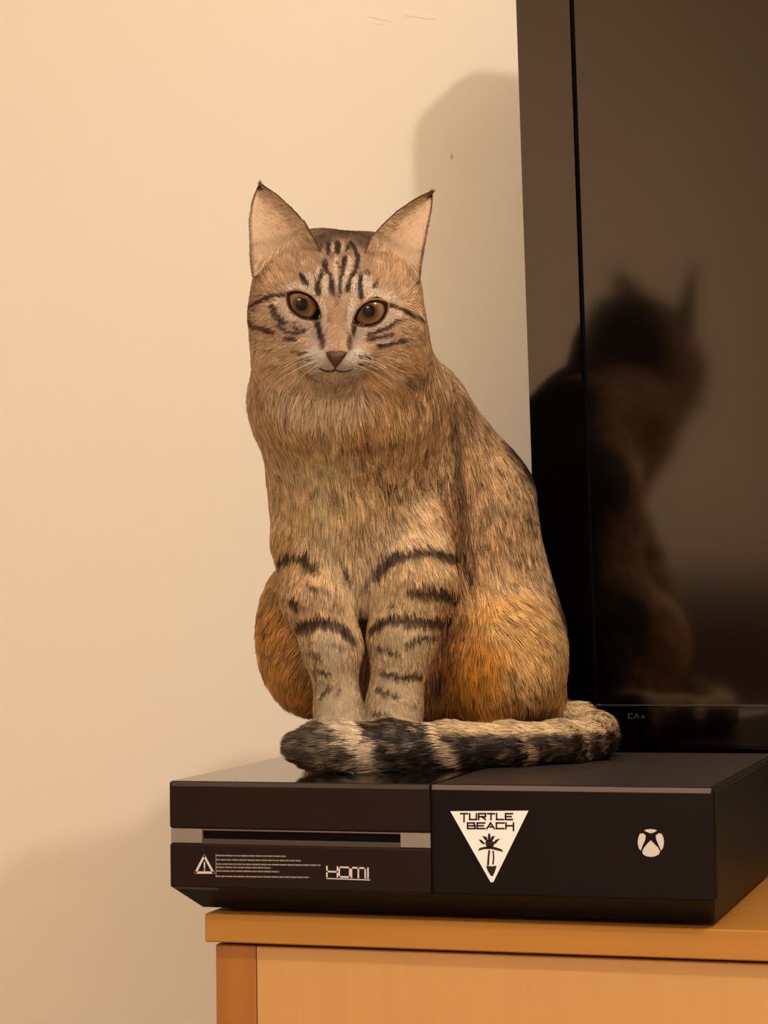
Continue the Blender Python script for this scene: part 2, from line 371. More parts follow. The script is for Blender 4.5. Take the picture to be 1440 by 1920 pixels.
# unseen plum armchair by the left wall, added to tint the television's reflection dark red
ac = empty('armchair', (-1.72, -2.35, FLOOR), label='unseen plum fabric armchair, added for the dark patch low in the television screen', category='armchair')
for nm, lo, hi, bv in (('seat', (-2.0, -2.75, FLOOR+.12), (-1.36, -1.97, FLOOR+.46), .06), ('backrest', (-2.16, -2.78, FLOOR+.10), (-1.95, -1.94, FLOOR+.95), .07),
                       ('armrest', (-2.12, -2.90, FLOOR+.08), (-1.34, -2.76, FLOOR+.64), .05), ('armrest', (-2.12, -1.96, FLOOR+.08), (-1.34, -1.82, FLOOR+.64), .05)):
    keep(box(nm, lo, hi, M['plum'], None, bv, 4), ac)
for lx in (-2.08, -1.40):
    for ly in (-2.84, -1.88):
        bm = bmesh.new(); bmesh.ops.create_cone(bm, cap_ends=True, segments=16, radius1=.015, radius2=.025, depth=.09)
        for v in bm.verts: v.co += Vector((lx, ly, FLOOR+.045))
        keep(bm_obj('leg', bm, M['recess'], None), ac)
pl = empty('added_fill_fixture', (.2, -3.0, CEIL), label='added round ceiling fill light at the far end of the room, out of view', category='lamp')  # unseen fixture body added around the fill light
bm = bmesh.new(); bmesh.ops.create_cone(bm, cap_ends=True, segments=48, radius1=.47, radius2=.49, depth=.03)
for v in bm.verts: v.co += Vector((.2, -3.0, CEIL-.0155))
keep(bm_obj('fill_light_housing', bm, M['ceil'], None), pl)
# ------------------------------------------------------------------ the cat: one continuous body from smoothly joined volumes
R3 = np.array([math.cos(YAW), -math.sin(YAW), 0.0]); F3 = np.array([math.sin(YAW), math.cos(YAW), 0.0]); Z3 = np.array([0, 0, 1.0])
def to_cat(P): P = np.asarray(P); return np.stack([P@R3, P@F3, P@Z3], -1)
def ell(px, py, d, rx, rz, rf, rot=0):
    return ('e', to_cat(at(px, py, d)), np.array([rx, rf, rz]), rot)
def cone(*n):
    out = []
    for (a, b) in zip(n[:-1], n[1:]): out.append(('c', to_cat(at(*a[:3])), to_cat(at(*b[:3])), a[3], b[3]))
    return out
def sd(prim, Q):
    if prim[0] == 'e':
        p = Q-prim[1]
        if prim[3]:
            a = math.radians(prim[3]); c, s = math.cos(a), math.sin(a)
            p = np.stack([p[:, 0]*c+p[:, 2]*s, p[:, 1], -p[:, 0]*s+p[:, 2]*c], -1)
        k0 = np.linalg.norm(p/prim[2], axis=1); k1 = np.linalg.norm(p/prim[2]**2, axis=1)+1e-9
        return k0*(k0-1)/k1
    a, b = prim[1], prim[2]; ab = b-a; t = np.clip(((Q-a)@ab)/(ab@ab), 0, 1)
    return np.linalg.norm(Q-a-t[:, None]*ab, axis=1)-(prim[3]+(prim[4]-prim[3])*t)
def smin(ds, k):
    ds = np.stack(ds); m = ds.min(0); return m-k*np.log(np.exp(-(ds-m)/k).sum(0))

EYES = [(567, 574), (695, 588)]; EYE_R = .0145; ED = 1.4290
head = [ell(598, 477, 1.472, .017, .0135, .020), ell(692, 482, 1.472, .017, .0135, .020), ell(543, 594, 1.4415, .0215, .020, .022), ell(722, 606, 1.4425, .0215, .020, .022), ell(628, 577, 1.462, .0505, .0465, .048, -4), ell(553, 648, 1.455, .0235, .024, .030), ell(722, 652, 1.457, .0245, .024, .030),
        ell(556, 538, 1.462, .0225, .0225, .028), ell(712, 546, 1.462, .0225, .0225, .028)]
muz = [ell(604, 673, 1.4155, .0120, .0090, .0115), ell(655, 675, 1.4155, .0120, .0090, .0115), ell(629, 695, 1.422, .0110, .0080, .0110)] \
      + cone((632, 560, 1.4315, .0098), (630, 655, 1.4110, .0085)) + [ell(630, 672, 1.4075, .0052, .0045, .0045)]
neck = [ell(654, 748, 1.500, .0610, .050, .056), ell(612, 742, 1.470, .040, .034, .036)]
torso = [ell(655, 900, 1.530, .0505, .066, .056), ell(655, 1010, 1.535, .045, .060, .050),
         ell(775, 880, 1.565, .042, .062, .055, 20)] + cone((762, 795, 1.555, .043), (858, 950, 1.585, .0490), (895, 1180, 1.600, .058)) \
      + [ell(770, 1240, 1.590, .075, .055, .050), ell(985, 1312, 1.590, .0245, .028, .030)]
thR = [ell(944, 1240, 1.560, .0400, .047, .050, 0)]
thL = [ell(572, 1190, 1.575, .0295, .050, .044, 0)]
footR = cone((905, 1386, 1.530, .0095), (850, 1392, 1.490, .0088)); footL = cone((612, 1386, 1.560, .0095), (604, 1392, 1.520, .0088))
legL = cone((590, 1010, 1.515, .024), (597, 1120, 1.500, .0190), (622, 1210, 1.493, .0155), (635, 1335, 1.490, .0122), (637, 1372, 1.484, .0118)) \
     + [ell(637, 1385, 1.478, .0148, .0095, .0155)]
legR = cone((770, 1000, 1.520, .028), (775, 1090, 1.503, .0235), (755, 1190, 1.496, .0185), (738, 1330, 1.490, .0148), (736, 1372, 1.484, .0128)) \
     + [ell(735, 1385, 1.478, .0160, .0095, .0160)]
toes = []
for cxp, wd in ((637, 1.0), (735, 1.08)):
    for k, off in enumerate((-30, -11, 11, 30)): toes.append(ell(cxp+off*wd, 1396, 1.468+(0 if k in (1, 2) else .004), .0052, .0060, .0085))
TAIL = [(1000, 1352, 1.610, .017), (1075, 1364, 1.590, .0150), (1112, 1378, 1.555, .0135), (1108, 1390, 1.522, .0128), (1055, 1396, 1.498, .0130), (960, 1399, 1.476, .0130), (850, 1400, 1.460, .0132),
        (740, 1400, 1.449, .0136), (650, 1401, 1.443, .0136), (600, 1402, 1.441, .0128), (572, 1401, 1.441, .0095)]
tail = cone(*TAIL)
GR = {'head': head, 'muz': muz, 'neck': neck, 'torso': torso, 'thR': thR, 'thL': thL, 'footR': footR, 'footL': footL, 'legL': legL, 'legR': legR, 'toes': toes, 'tail': tail}
EYEC = [to_cat(at(*e, ED)) for e in EYES]
def field(Q, sockets=True):
    g = {k: smin([sd(p, Q) for p in v], .005 if k not in ('muz', 'toes', 'tail') else .002) for k, v in GR.items()}
    hd = smin([g['head'], g['muz']], .004)
    for c in []:   # eye sockets
        s = EYE_R+.0012-np.linalg.norm(Q-c, axis=1); hd = np.maximum(hd, s)
    hn = smin([hd, g['neck']], .009)
    up = smin([hn, g['torso']], .012)
    bd = smin([up, g['thR'], g['thL']], .008)
    lg = smin([smin([g['legL'], g['legR']], .0015), g['toes']], .0018)
    bd = smin([bd, lg, g['footR'], g['footL']], .005)
    bd = smin([bd, g['tail']], .0025)
    return np.maximum(bd, (.0012-Q[:, 2])), g
# start mesh: union of all volumes, voxel remeshed
bm = bmesh.new()
for v in GR.values():
    for p in v:
        if p[0] == 'e':
            r = bmesh.ops.create_icosphere(bm, subdivisions=3, radius=1)
            a = -math.radians(p[3]); c, s = math.cos(a), math.sin(a)
            for vv in r['verts']:
                x, y, z = vv.co.x*p[2][0]*1.06, vv.co.y*p[2][1]*1.06, vv.co.z*p[2][2]*1.06
                x, z = x*c+z*s, -x*s+z*c
                vv.co = Vector((x, y, z))+Vector(p[1])
        else:
            for t in np.linspace(0, 1, 7):
                r = bmesh.ops.create_icosphere(bm, subdivisions=2, radius=(p[3]+(p[4]-p[3])*t)*1.06)
                for vv in r['verts']: vv.co += Vector(p[1]+(p[2]-p[1])*t)
me = bpy.data.meshes.new('tmp'); bm.to_mesh(me); bm.free()
to = bpy.data.objects.new('tmp', me); COL.objects.link(to)
rm = to.modifiers.new('r', 'REMESH'); rm.mode = 'VOXEL'; rm.voxel_size = .0021
dg = bpy.context.evaluated_depsgraph_get(); ev = to.evaluated_get(dg).to_mesh()
V = np.empty(len(ev.vertices)*3); ev.vertices.foreach_get('co', V); V = V.reshape(-1, 3)
FC = [tuple(p.vertices) for p in ev.polygons]
bpy.data.objects.remove(to)
def grad(Q, e=4e-4):
    return np.stack([(field(Q+np.eye(3)[i]*e)[0]-field(Q-np.eye(3)[i]*e)[0])/(2*e) for i in range(3)], -1)
edges = np.array(list({tuple(sorted((f[i], f[(i+1) % len(f)]))) for f in FC for i in range(len(f))}))
deg = np.bincount(edges.ravel(), minlength=len(V))[:, None]
def relax(V, a):
    S = np.zeros_like(V); np.add.at(S, edges[:, 0], V[edges[:, 1]]); np.add.at(S, edges[:, 1], V[edges[:, 0]])
    return V+(S/deg-V)*a
for it in range(6):
    V = relax(V, .5) if it < 5 else V
    d = field(V)[0]; G = grad(V); gn = np.linalg.norm(G, axis=1, keepdims=True)+1e-6
    V = V-np.clip(d, -.003, .003)[:, None]*G/gn/np.clip(gn, .6, 2)
Vw = V[:, :1]*R3+V[:, 1:2]*F3+V[:, 2:3]*Z3
NRM = grad(V, 8e-4); NRM /= np.linalg.norm(NRM, axis=1, keepdims=True)+1e-9
NW = NRM[:, :1]*R3+NRM[:, 1:2]*F3+NRM[:, 2:3]*Z3
BVH = BVHTree.FromPolygons([Vector(v) for v in Vw], FC)
def cast(px, py):
    d = Vector(at(px, py, 1)-CAM).normalized(); h = BVH.ray_cast(Vector(CAM), d)
    return np.array(h[0]) if h[0] else None
def trace(px, py):
    """surface point of the head as if it had no eye sockets"""
    d = at(px, py, 1)-CAM; d /= np.linalg.norm(d); t = 1.36
    for _ in range(60):
        s = field(to_cat(CAM+d*t)[None], False)[0][0]; t += s*.8
        if abs(s) < 1e-4: break
    return CAM+d*t
def snap(px, py):
    """surface point under a photo pixel, or the nearest surface point beside it"""
    h = cast(px, py)
    if h is not None: return h
    return np.array(BVH.find_nearest(Vector(at(px, py, 1.52)))[0])

# coat: control points px, py, colour, combing direction (right, up), hair length mm, lift
CP = [(600, 455, (100, 72, 44), (0, 1), 3.5, .35), (692, 458, (100, 72, 44), (0, 1), 3.5, .35), (640, 440, (96, 68, 40), (0, 1), 3.5, .3), (640, 460, (132, 96, 60), (0, 1), 3.2, .35), (560, 500, (160, 120, 78), (-.3, 1), 4.5, .3), (720, 505, (160, 118, 74), (.3, 1), 4.5, .3), (640, 520, (170, 126, 84), (0, 1), 2.4, .25),
 (600, 480, (150, 110, 70), (-.1, 1), 2.8, .3), (680, 485, (150, 110, 70), (.1, 1), 2.8, .3),
 (490, 530, (160, 116, 74), (-.7, .5), 7, .4), (785, 550, (160, 118, 76), (.7, .4), 7, .4), (475, 570, (150, 108, 68), (-.9, .1), 7, .4),
 (520, 510, (172, 128, 84), (-.5, .8), 7, .3), (750, 500, (170, 126, 82), (.5, .8), 7, .3),
 (500, 620, (186, 146, 104), (-.9, -.3), 4.5, .3), (540, 625, (186, 145, 104), (-.9, -.3), 2.6, .25), (730, 635, (180, 138, 96), (.9, -.3), 2.6, .25),
 (775, 620, (172, 132, 90), (.9, -.3), 7, .3), (632, 560, (160, 120, 84), (0, 1), 2.5, .25), (632, 600, (150, 108, 72), (0, 1), 1.8, .2), (629, 645, (156, 112, 76), (0, 1), 1.3, .2),
 (600, 655, (206, 166, 128), (-.8, -.1), 1.8, .25), (660, 655, (190, 146, 104), (.8, -.1), 1.8, .25),
 (590, 678, (248, 222, 196), (-.9, -.4), 2.5, .3), (665, 680, (248, 222, 196), (.9, -.4), 2.5, .3), (628, 704, (215, 178, 140), (0, -1), 3, .3),
 (560, 660, (196, 156, 112), (-.9, -.3), 4, .3), (700, 665, (190, 150, 106), (.9, -.3), 4, .3),
 (500, 670, (192, 152, 108), (-.9, -.6), 9, .4), (770, 670, (184, 142, 96), (.9, -.6), 9, .4), (560, 705, (196, 156, 110), (-.6, -.8), 9, .35), (700, 705, (196, 154, 108), (.6, -.8), 9, .35),
 (480, 740, (190, 148, 100), (-.6, -.9), 13, .45), (560, 745, (222, 186, 142), (-.3, -1), 13, .35), (640, 740, (222, 188, 150), (0, -1), 11, .3),
 (740, 735, (190, 146, 92), (.5, -1), 13, .35), (815, 720, (172, 132, 84), (.5, -1), 12, .4),
 (500, 800, (196, 150, 96), (-.3, -1), 14, .35), (560, 800, (200, 156, 100), (0, -1), 14, .3), (680, 800, (186, 140, 86), (.3, -1), 12, .3), (790, 780, (176, 138, 88), (.3, -1), 12, .3),
 (560, 862, (236, 200, 142), (-.2, -1), 15, .3), (620, 850, (242, 206, 148), (0, -1), 15, .3), (510, 900, (186, 146, 94), (-.5, -1), 13, .35), (700, 900, (176, 138, 90), (.3, -1), 13, .3),
 (800, 880, (168, 130, 84), (.4, -1), 11, .3), (570, 940, (208, 166, 106), (-.2, -1), 14, .3), (640, 970, (218, 178, 118), (0, -1), 15, .35), (770, 980, (198, 160, 116), (.5, -.9), 11, .3),
 (715, 1000, (206, 168, 120), (.2, -1), 13, .3), (520, 1000, (184, 142, 92), (-.4, -1), 12, .35), (610, 1040, (220, 180, 124), (0, -1), 14, .3), (680, 1100, (224, 188, 138), (0, -1), 13, .3), (670, 1180, (190, 150, 106), (0, -1), 9, .3),
 (570, 1060, (176, 136, 92), (-.1, -1), 8, .3), (590, 1120, (190, 150, 106), (0, -1), 6, .3), (620, 1220, (236, 200, 150), (0, -1), 4.5, .3), (640, 1320, (228, 190, 140), (0, -1), 3.5, .3),
 (770, 1060, (190, 150, 104), (.1, -1), 7, .3), (760, 1130, (206, 166, 112), (.05, -1), 6, .3), (745, 1200, (226, 188, 134), (0, -1), 4.5, .3), (735, 1300, (220, 180, 128), (0, -1), 3.8, .3),
 (868, 790, (140, 104, 62), (.4, -1), 9, .3), (905, 860, (172, 130, 78), (.3, -1), 9, .3), (965, 940, (158, 122, 76), (.4, -1), 9, .3), (850, 950, (138, 98, 58), (.1, -1), 9, .3), (905, 960, (174, 134, 84), (.2, -1), 10, .3),
 (930, 1050, (176, 134, 82), (.2, -1), 11, .3), (1015, 1050, (160, 126, 82), (.4, -1), 9, .3), (900, 1130, (192, 136, 66), (.2, -1), 12, .35), (960, 1170, (180, 136, 78), (.5, -.9), 12, .35),
 (1040, 1180, (164, 126, 80), (.6, -.9), 11, .35), (900, 1240, (212, 140, 42), (.1, -1), 14, .4), (870, 1310, (212, 144, 50), (-.2, -1), 13, .35), (980, 1270, (178, 138, 84), (.4, -1), 12, .35),
 (1035, 1310, (158, 120, 76), (.4, -1), 10, .35), (830, 1240, (150, 94, 44), (-.1, -1), 11, .3), (850, 1180, (160, 104, 52), (0, -1), 11, .3), (940, 1320, (206, 146, 70), (.1, -1), 12, .35),
 (505, 1080, (160, 118, 70), (-.5, -1), 12, .45), (520, 1180, (166, 114, 52), (-.5, -1), 14, .45), (560, 1300, (188, 130, 62), (-.2, -1), 12, .4), (485, 1200, (150, 106, 58), (-.7, -.8), 14, .5), (520, 1260, (172, 120, 54), (-.4, -1), 14, .45)]
cpP = np.array([snap(c[0], c[1]) for c in CP]); cpC = lin([c[2] for c in CP])
cpD = np.array([c[3][0]*R3+c[3][1]*Z3 for c in CP]); cpL = np.array([c[4] for c in CP])/1000; cpF = np.array([c[5] for c in CP])
back = [((.16, .24, .20), (46, 32, 22)), ((.20, .25, .10), (60, 44, 30)), ((.10, .22, .26), (44, 31, 21)), ((.22, .26, .03), (130, 98, 62)), ((.08, .17, .35), (50, 36, 24)), ((.05, .22, .10), (130, 100, 66))]  # dark back stripe, deepened for an unlit look in the screen reflection
cpP = np.vstack([cpP, [b[0] for b in back]]); cpC = np.vstack([cpC, lin([b[1] for b in back])])
cpD = np.vstack([cpD, [-Z3+.4*F3]*len(back)]); cpL = np.append(cpL, [.010]*len(back)); cpF = np.append(cpF, [.35]*len(back))

def zc(pts): return [(440+x/3.4286, 320+y/3.4286) for x, y in pts]
def ch(pts, ox, oy, s): return [(ox+x/s, oy+y/s) for x, y in pts]
DK = (40, 22, 12); DB = (82, 50, 28)
ST = []   # strokes: pixel polyline, width px, colour, strength
def F(pts, wz, col=DK, k=.95): ST.append((zc(pts), wz/3.4286*1.28, col, k))
F([(540, 800), (528, 730), (558, 665)], 30); F([(632, 795), (622, 700), (590, 650)], 26); F([(585, 640), (580, 585)], 28)
F([(680, 800), (682, 700), (700, 640), (712, 560)], 24); F([(724, 785), (742, 710), (775, 650)], 26); F([(780, 640), (795, 570), (770, 500), (750, 470)], 24)
F([(812, 830), (806, 740), (815, 680)], 28); F([(600, 540), (604, 470)], 22); F([(660, 535), (662, 465)], 30); F([(722, 520), (738, 475)], 18); F([(640, 560), (600, 560)], 14, DB)
F([(650, 590), (690, 650)], 16, DB); F([(520, 450), (640, 400), (780, 400), (860, 440)], 60, (84, 56, 32), .8)
F([(425, 680), (470, 740)], 24); F([(845, 655), (862, 690)], 22, DB); F([(890, 770), (915, 720)], 16, DB); F([(545, 530), (560, 480)], 14, DB)
F([(522, 960), (540, 1010), (548, 1070)], 34); F([(778, 970), (764, 1045)], 34); F([(560, 1060), (575, 1140)], 34, (78, 44, 24)); F([(742, 1070), (730, 1140)], 34, (78, 44, 24)); F([(650, 800), (655, 860)], 30, (120, 82, 50), .8); F([(610, 900), (600, 1000), (580, 1080)], 16, (130, 86, 50), .7); F([(715, 900), (722, 1000), (725, 1060)], 14, (130, 86, 50), .7)
F([(345, 800), (270, 803), (190, 840), (110, 868), (65, 850)], 22); F([(970, 862), (1050, 885), (1130, 920), (1195, 940)], 22)
F([(255, 870), (268, 920), (300, 962), (360, 975), (410, 1010)], 30, (58, 34, 19)); F([(285, 990), (340, 1040), (420, 1045), (465, 1020)], 22, (70, 42, 24)); F([(330, 960), (400, 1000)], 30, (150, 106, 66), .8)
F([(85, 985), (150, 1000), (255, 1035)], 30, (84, 52, 28)); F([(325, 1080), (405, 1082)], 22, (70, 40, 22))
F([(375, 1160), (492, 1158)], 15); F([(420, 1200), (490, 1212)], 15, DB)
F([(840, 1055), (900, 1035), (1000, 1000), (1050, 955)], 22, (58, 34, 19)); F([(850, 1085), (930, 1072), (1010, 1050)], 20, (66, 40, 22)); F([(900, 1125), (965, 1122), (1085, 1085)], 22, (58, 34, 19))
F([(790, 1190), (892, 1196)], 20); F([(790, 1240), (870, 1246)], 16)
F([(1075, 1320), (1130, 1340), (1200, 1330)], 26, (130, 90, 52), .7); F([(1160, 1290), (1230, 1280)], 24, (120, 84, 48), .6); F([(1120, 690), (1170, 760)], 34, (120, 84, 52), .5)
F([(100, 640), (85, 760)], 40, (118, 82, 50), .6)
LT = (242, 206, 162)
F([(545, 850), (575, 920), (592, 1000)], 34, LT); F([(768, 850), (745, 920), (730, 1000)], 32, LT); F([(350, 752), (430, 752), (500, 790)], 30, LT); F([(860, 700), (850, 780), (930, 795), (1010, 820)], 34, LT, .8)
F([(592, 690), (578, 740), (580, 800)], 30, LT); F([(770, 700), (772, 750), (765, 800)], 30, LT); F([(650, 560), (648, 640), (655, 740)], 16, LT, .8); F([(740, 570), (735, 640), (702, 700), (700, 760)], 20, LT, .8)
F([(628, 540), (628, 480)], 18, (190, 146, 102), .7); F([(690, 530), (700, 480)], 16, (190, 146, 102), .7); F([(540, 640), (530, 720)], 18, LT, .7); F([(840, 690), (830, 740)], 26, LT, .8); F([(470, 680), (510, 740)], 26, LT, .8)
F([(280, 840), (320, 850), (345, 930), (400, 965), (500, 990), (505, 1045)], 36, LT); F([(795, 1010), (810, 1060), (840, 1025), (900, 1008), (985, 965), (1040, 905), (1000, 895)], 28, LT); F([(915, 1100), (1020, 1088)], 22, LT, .9)
F([(500, 1150), (560, 1200)], 44, (244, 214, 188)); F([(780, 1150), (740, 1230)], 44, (244, 214, 188)); F([(810, 1218), (895, 1220)], 16, (240, 205, 170)); F([(140, 930), (240, 950)], 34, (205, 164, 118), .7)
F([(630, 860), (650, 1000), (655, 1140)], 60, (166, 114, 68), .6)
def B(pts, wp, col=(56, 33, 18), k=.92): ST.append((pts, wp, col, k))
DS = (70, 42, 22)
B([(838, 715), (828, 760), (790, 800), (710, 822), (630, 828)], 11, (120, 78, 40), .75); B([(835, 730), (822, 790), (800, 830)], 6, (220, 190, 140), .5)
B([(705, 888), (765, 898)], 6); B([(712, 905), (760, 916)], 7); B([(640, 885), (690, 872), (720, 880)], 9, (128, 86, 44), .7); B([(515, 872), (565, 892)], 9, (120, 82, 44), .8); B([(500, 930), (555, 960)], 12, (140, 100, 56), .5)
B([(700, 950), (750, 960), (800, 975), (835, 965)], 9, (130, 92, 54), .6); B([(640, 960), (660, 975)], 10, (140, 98, 52), .5); B([(500, 990), (560, 1005)], 10, (140, 100, 56), .5); B([(700, 860), (760, 850)], 10, (160, 112, 60), .6)
B([(600, 850), (600, 930), (620, 1000)], 30, (250, 216, 158), .6); B([(848, 735), (852, 830), (862, 920), (872, 1000), (884, 1060)], 24, (104, 70, 38), .6); B([(800, 850), (830, 920), (845, 1000)], 12, (120, 84, 48), .5)
B([(706, 1064), (730, 1036), (790, 1024), (852, 1034)], 27); B([(770, 1103), (852, 1104)], 24); B([(700, 1170), (730, 1156), (800, 1160), (842, 1152)], 24); B([(762, 1208), (822, 1180)], 12)
B([(708, 1208), (752, 1228)], 9); B([(714, 1258), (750, 1268), (790, 1262)], 15); B([(705, 1290), (745, 1306)], 12); B([(698, 1334), (735, 1340)], 8); B([(870, 1030), (880, 1090)], 10); B([(705, 1050), (700, 1100)], 6, (120, 84, 50), .7)
B([(700, 1175), (688, 1250), (682, 1340)], 7, (140, 104, 70), .6)
B([(528, 1032), (570, 1030), (592, 1058)], 22); B([(545, 1112), (556, 1135)], 14); B([(580, 1088), (592, 1100)], 9); B([(553, 1170), (600, 1160), (640, 1166), (656, 1192)], 24)
B([(575, 1214), (600, 1232)], 10); B([(588, 1252), (618, 1262)], 10); B([(600, 1305), (618, 1290)], 11); B([(628, 1300), (640, 1292)], 8); B([(574, 1180), (590, 1240), (592, 1290)], 9, (110, 68, 34), .8); B([(610, 1200), (640, 1212)], 9, DS, .7); B([(596, 1275), (630, 1285)], 9, DS, .7); B([(640, 1245), (664, 1252)], 8, DS, .7); B([(610, 1330), (650, 1336)], 8, DS, .6); B([(720, 1240), (760, 1246)], 8, DS, .6); B([(745, 1318), (780, 1322)], 8, DS, .6); B([(560, 1130), (600, 1120)], 9, DS, .6); B([(720, 1130), (760, 1126)], 8, DS, .5)
B([(645, 1045), (655, 1075)], 11); B([(640, 1190), (665, 1250)], 7, (150, 112, 74), .6)
B([(840, 1080), (835, 1200), (815, 1300)], 14, (130, 80, 36), .7)
for (x, y) in ((940, 900), (985, 960), (1000, 1030), (960, 1040), (1025, 1100), (990, 1130), (1035, 1160), (1000, 1215), (1040, 1240), (1010, 1290), (1040, 1330), (930, 940), (900, 900), (985, 1330), (950, 1000), (900, 1010)):
    B([(x-10, y-5), (x+12, y+5)], 7, (112, 78, 44), .7)
sP, sW, sI = [], [], []
for si, (pts, wd, col, k) in enumerate(ST):
    for a, b in zip(pts[:-1], pts[1:]):
        n = max(2, int(math.hypot(b[0]-a[0], b[1]-a[1])/1.8))
        for t in np.linspace(0, 1, n):
            h = cast(a[0]+(b[0]-a[0])*t, a[1]+(b[1]-a[1])*t)
            if h is not None:
                sP.append(h); sI.append(si); sW.append(wd*.00034/2*1.15*(.75+.25*math.sin(math.pi*min(1, max(0, t)))))
sP, sW, sI = np.array(sP, np.float32), np.array(sW, np.float32), np.array(sI)
sC = lin([s[2] for s in ST]); sK = np.array([s[3] for s in ST])
tailn = np.array([to_cat(at(*t[:3])) for t in TAIL])
TL = np.concatenate([[0], np.cumsum(np.linalg.norm(np.diff(tailn, axis=0), axis=1))])
def tail_param(Q):
    best = np.full(len(Q), 9.0); s = np.zeros(len(Q)); dr = np.zeros((len(Q), 3)); ax = np.zeros((len(Q), 3))
    for i in range(len(tailn)-1):
        a, b = tailn[i], tailn[i+1]; ab = b-a; L = np.linalg.norm(ab); t = np.clip(((Q-a)@ab)/L**2, 0, 1)
        c = a+t[:, None]*ab; d = np.linalg.norm(Q-c, axis=1); m = d < best
        best[m] = d[m]; s[m] = TL[i]+t[m]*L; dr[m] = ab/L; ax[m] = (Q-c)[m]
    return s, dr, ax
def vnoise(P, sc):
    return np.array([noise.noise(Vector(p)*sc) for p in P])
def regions(Q):
    g = field(Q)[1]; names = list(g); D = np.stack([g[n] for n in names]); return np.array(names)[D.argmin(0)]
def coat(Pw, reg, nrm, jit=0.0):
    n = len(Pw); C = np.zeros((n, 3)); D = np.zeros((n, 3)); Ln = np.zeros(n); Lf = np.zeros(n)
    P2 = Pw+RNG.normal(0, 1, Pw.shape)*jit
    for i in range(0, n, 4000):
        sl = slice(i, i+4000); d2 = ((Pw[sl, None, :]-cpP[None])**2).sum(-1)+4e-6
        wt = 1/d2**2; wt /= wt.sum(1, keepdims=True)
        C[sl] = wt@cpC; D[sl] = wt@cpD; Ln[sl] = wt@cpL; Lf[sl] = wt@cpF
        q = P2[sl].astype(np.float32)
        dd = np.sqrt(np.maximum((q**2).sum(1)[:, None]+(sP**2).sum(1)[None]-2*q@sP.T, 0))
        rel = dd/sW[None]; j = rel.argmin(1); rv = rel[np.arange(len(j)), j]
        a = np.clip((1.25-rv)/.5, 0, 1)*sK[sI[j]]; a = a*np.where(np.isin(reg[sl], ['tail']), 0, 1)
        C[sl] = C[sl]*(1-a[:, None])+sC[sI[j]]*a[:, None]
    # tail: dark rings slanting, tan on top near the rump
    m = reg == 'tail'
    if m.any():
        Q = to_cat(Pw[m]); s, dr, ax = tail_param(Q); pxp = pix(Pw[m])[:, 0]
        D[m] = dr@np.stack([R3, F3, Z3]); Ln[m] = .0105; Lf[m] = .38
        up = ax[:, 2]/.012
        e = (TL[-1]-s)*1000 + up*8 + vnoise(Pw[m], 130)*6 + RNG.normal(0, 1.5, m.sum())
        dark = np.zeros(m.sum())
        for a0, a1, k in ((-20, 30, .86), (44, 86, .97), (94, 143, .97), (150, 190, .97), (195, 240, .95)):
            dark = np.maximum(dark, np.clip(np.minimum(e-a0, a1-e)/3+.5, 0, 1)*k)
        lt = lin((176, 148, 112)); tan = lin((186, 150, 98)); dk = lin((34, 18, 10))
        far = np.clip((e-75)/30, 0, 1)
        topk = np.clip((up-.42)/.35, 0, 1)*far*np.clip((e-88)/25+.3, 0, 1)
        dark *= 1-.35*np.clip(vnoise(Pw[m], 260)*2.2, 0, 1)
        c = lt*(1-far[:, None])+lin((140, 108, 70))*far[:, None]
        c = c*(1-dark[:, None])+dk*dark[:, None]; c = c*(1-topk[:, None]*.85)+tan*topk[:, None]*.85
        C[m] = c
    rear_shade = np.clip((nrm@F3-.03)/.4, 0, 1)[:, None]
    C = C*(1-.94*rear_shade)  # shade painted into the coat facing away, so its screen reflection looks unlit
    return C, D, Ln, Lf
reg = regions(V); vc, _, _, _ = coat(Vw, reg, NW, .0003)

def hair_mat():
    m = bpy.data.materials.new('coat_hair'); m.use_nodes = True; nt = m.node_tree; b = nt.nodes['Principled BSDF']
    a = nt.nodes.new('ShaderNodeAttribute'); a.attribute_name = 'coat'
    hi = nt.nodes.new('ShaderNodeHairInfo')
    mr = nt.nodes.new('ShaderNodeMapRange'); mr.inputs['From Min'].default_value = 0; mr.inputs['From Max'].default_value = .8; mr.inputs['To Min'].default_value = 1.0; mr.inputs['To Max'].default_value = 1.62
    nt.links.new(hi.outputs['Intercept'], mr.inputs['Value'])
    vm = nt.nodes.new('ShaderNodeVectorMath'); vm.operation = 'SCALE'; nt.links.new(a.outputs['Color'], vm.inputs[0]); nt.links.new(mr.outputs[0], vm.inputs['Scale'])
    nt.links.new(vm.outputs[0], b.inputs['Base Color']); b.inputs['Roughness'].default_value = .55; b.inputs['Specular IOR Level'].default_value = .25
    n = nt.nodes.new('ShaderNodeAttribute'); n.attribute_name = 'skin_n'
    nt.links.new(n.outputs['Vector'], b.inputs['Normal'])
    return m
def skin_mat():
    m = bpy.data.materials.new('coat_skin'); m.use_nodes = True; nt = m.node_tree; b = nt.nodes['Principled BSDF']
    a = nt.nodes.new('ShaderNodeAttribute'); a.attribute_name = 'coat'; nt.links.new(a.outputs['Color'], b.inputs['Base Color'])
    b.inputs['Roughness'].default_value = .8; b.inputs['Specular IOR Level'].default_value = .1; return m
ALM = [[(345, 795), (370, 784), (410, 780), (450, 792), (490, 812), (522, 850), (540, 895), (545, 935), (520, 955), (480, 950), (430, 940), (390, 915), (362, 885), (347, 840)],
       [(975, 862), (960, 848), (915, 838), (870, 842), (830, 865), (800, 895), (780, 935), (768, 975), (795, 985), (830, 993), (880, 990), (925, 970), (955, 940), (972, 900)]]
ALM = [np.array(zc(a)) for a in ALM]
M['hair'] = hair_mat(); M['skin'] = skin_mat()
base = at(740, 1390, 1.52); base[2] = 0
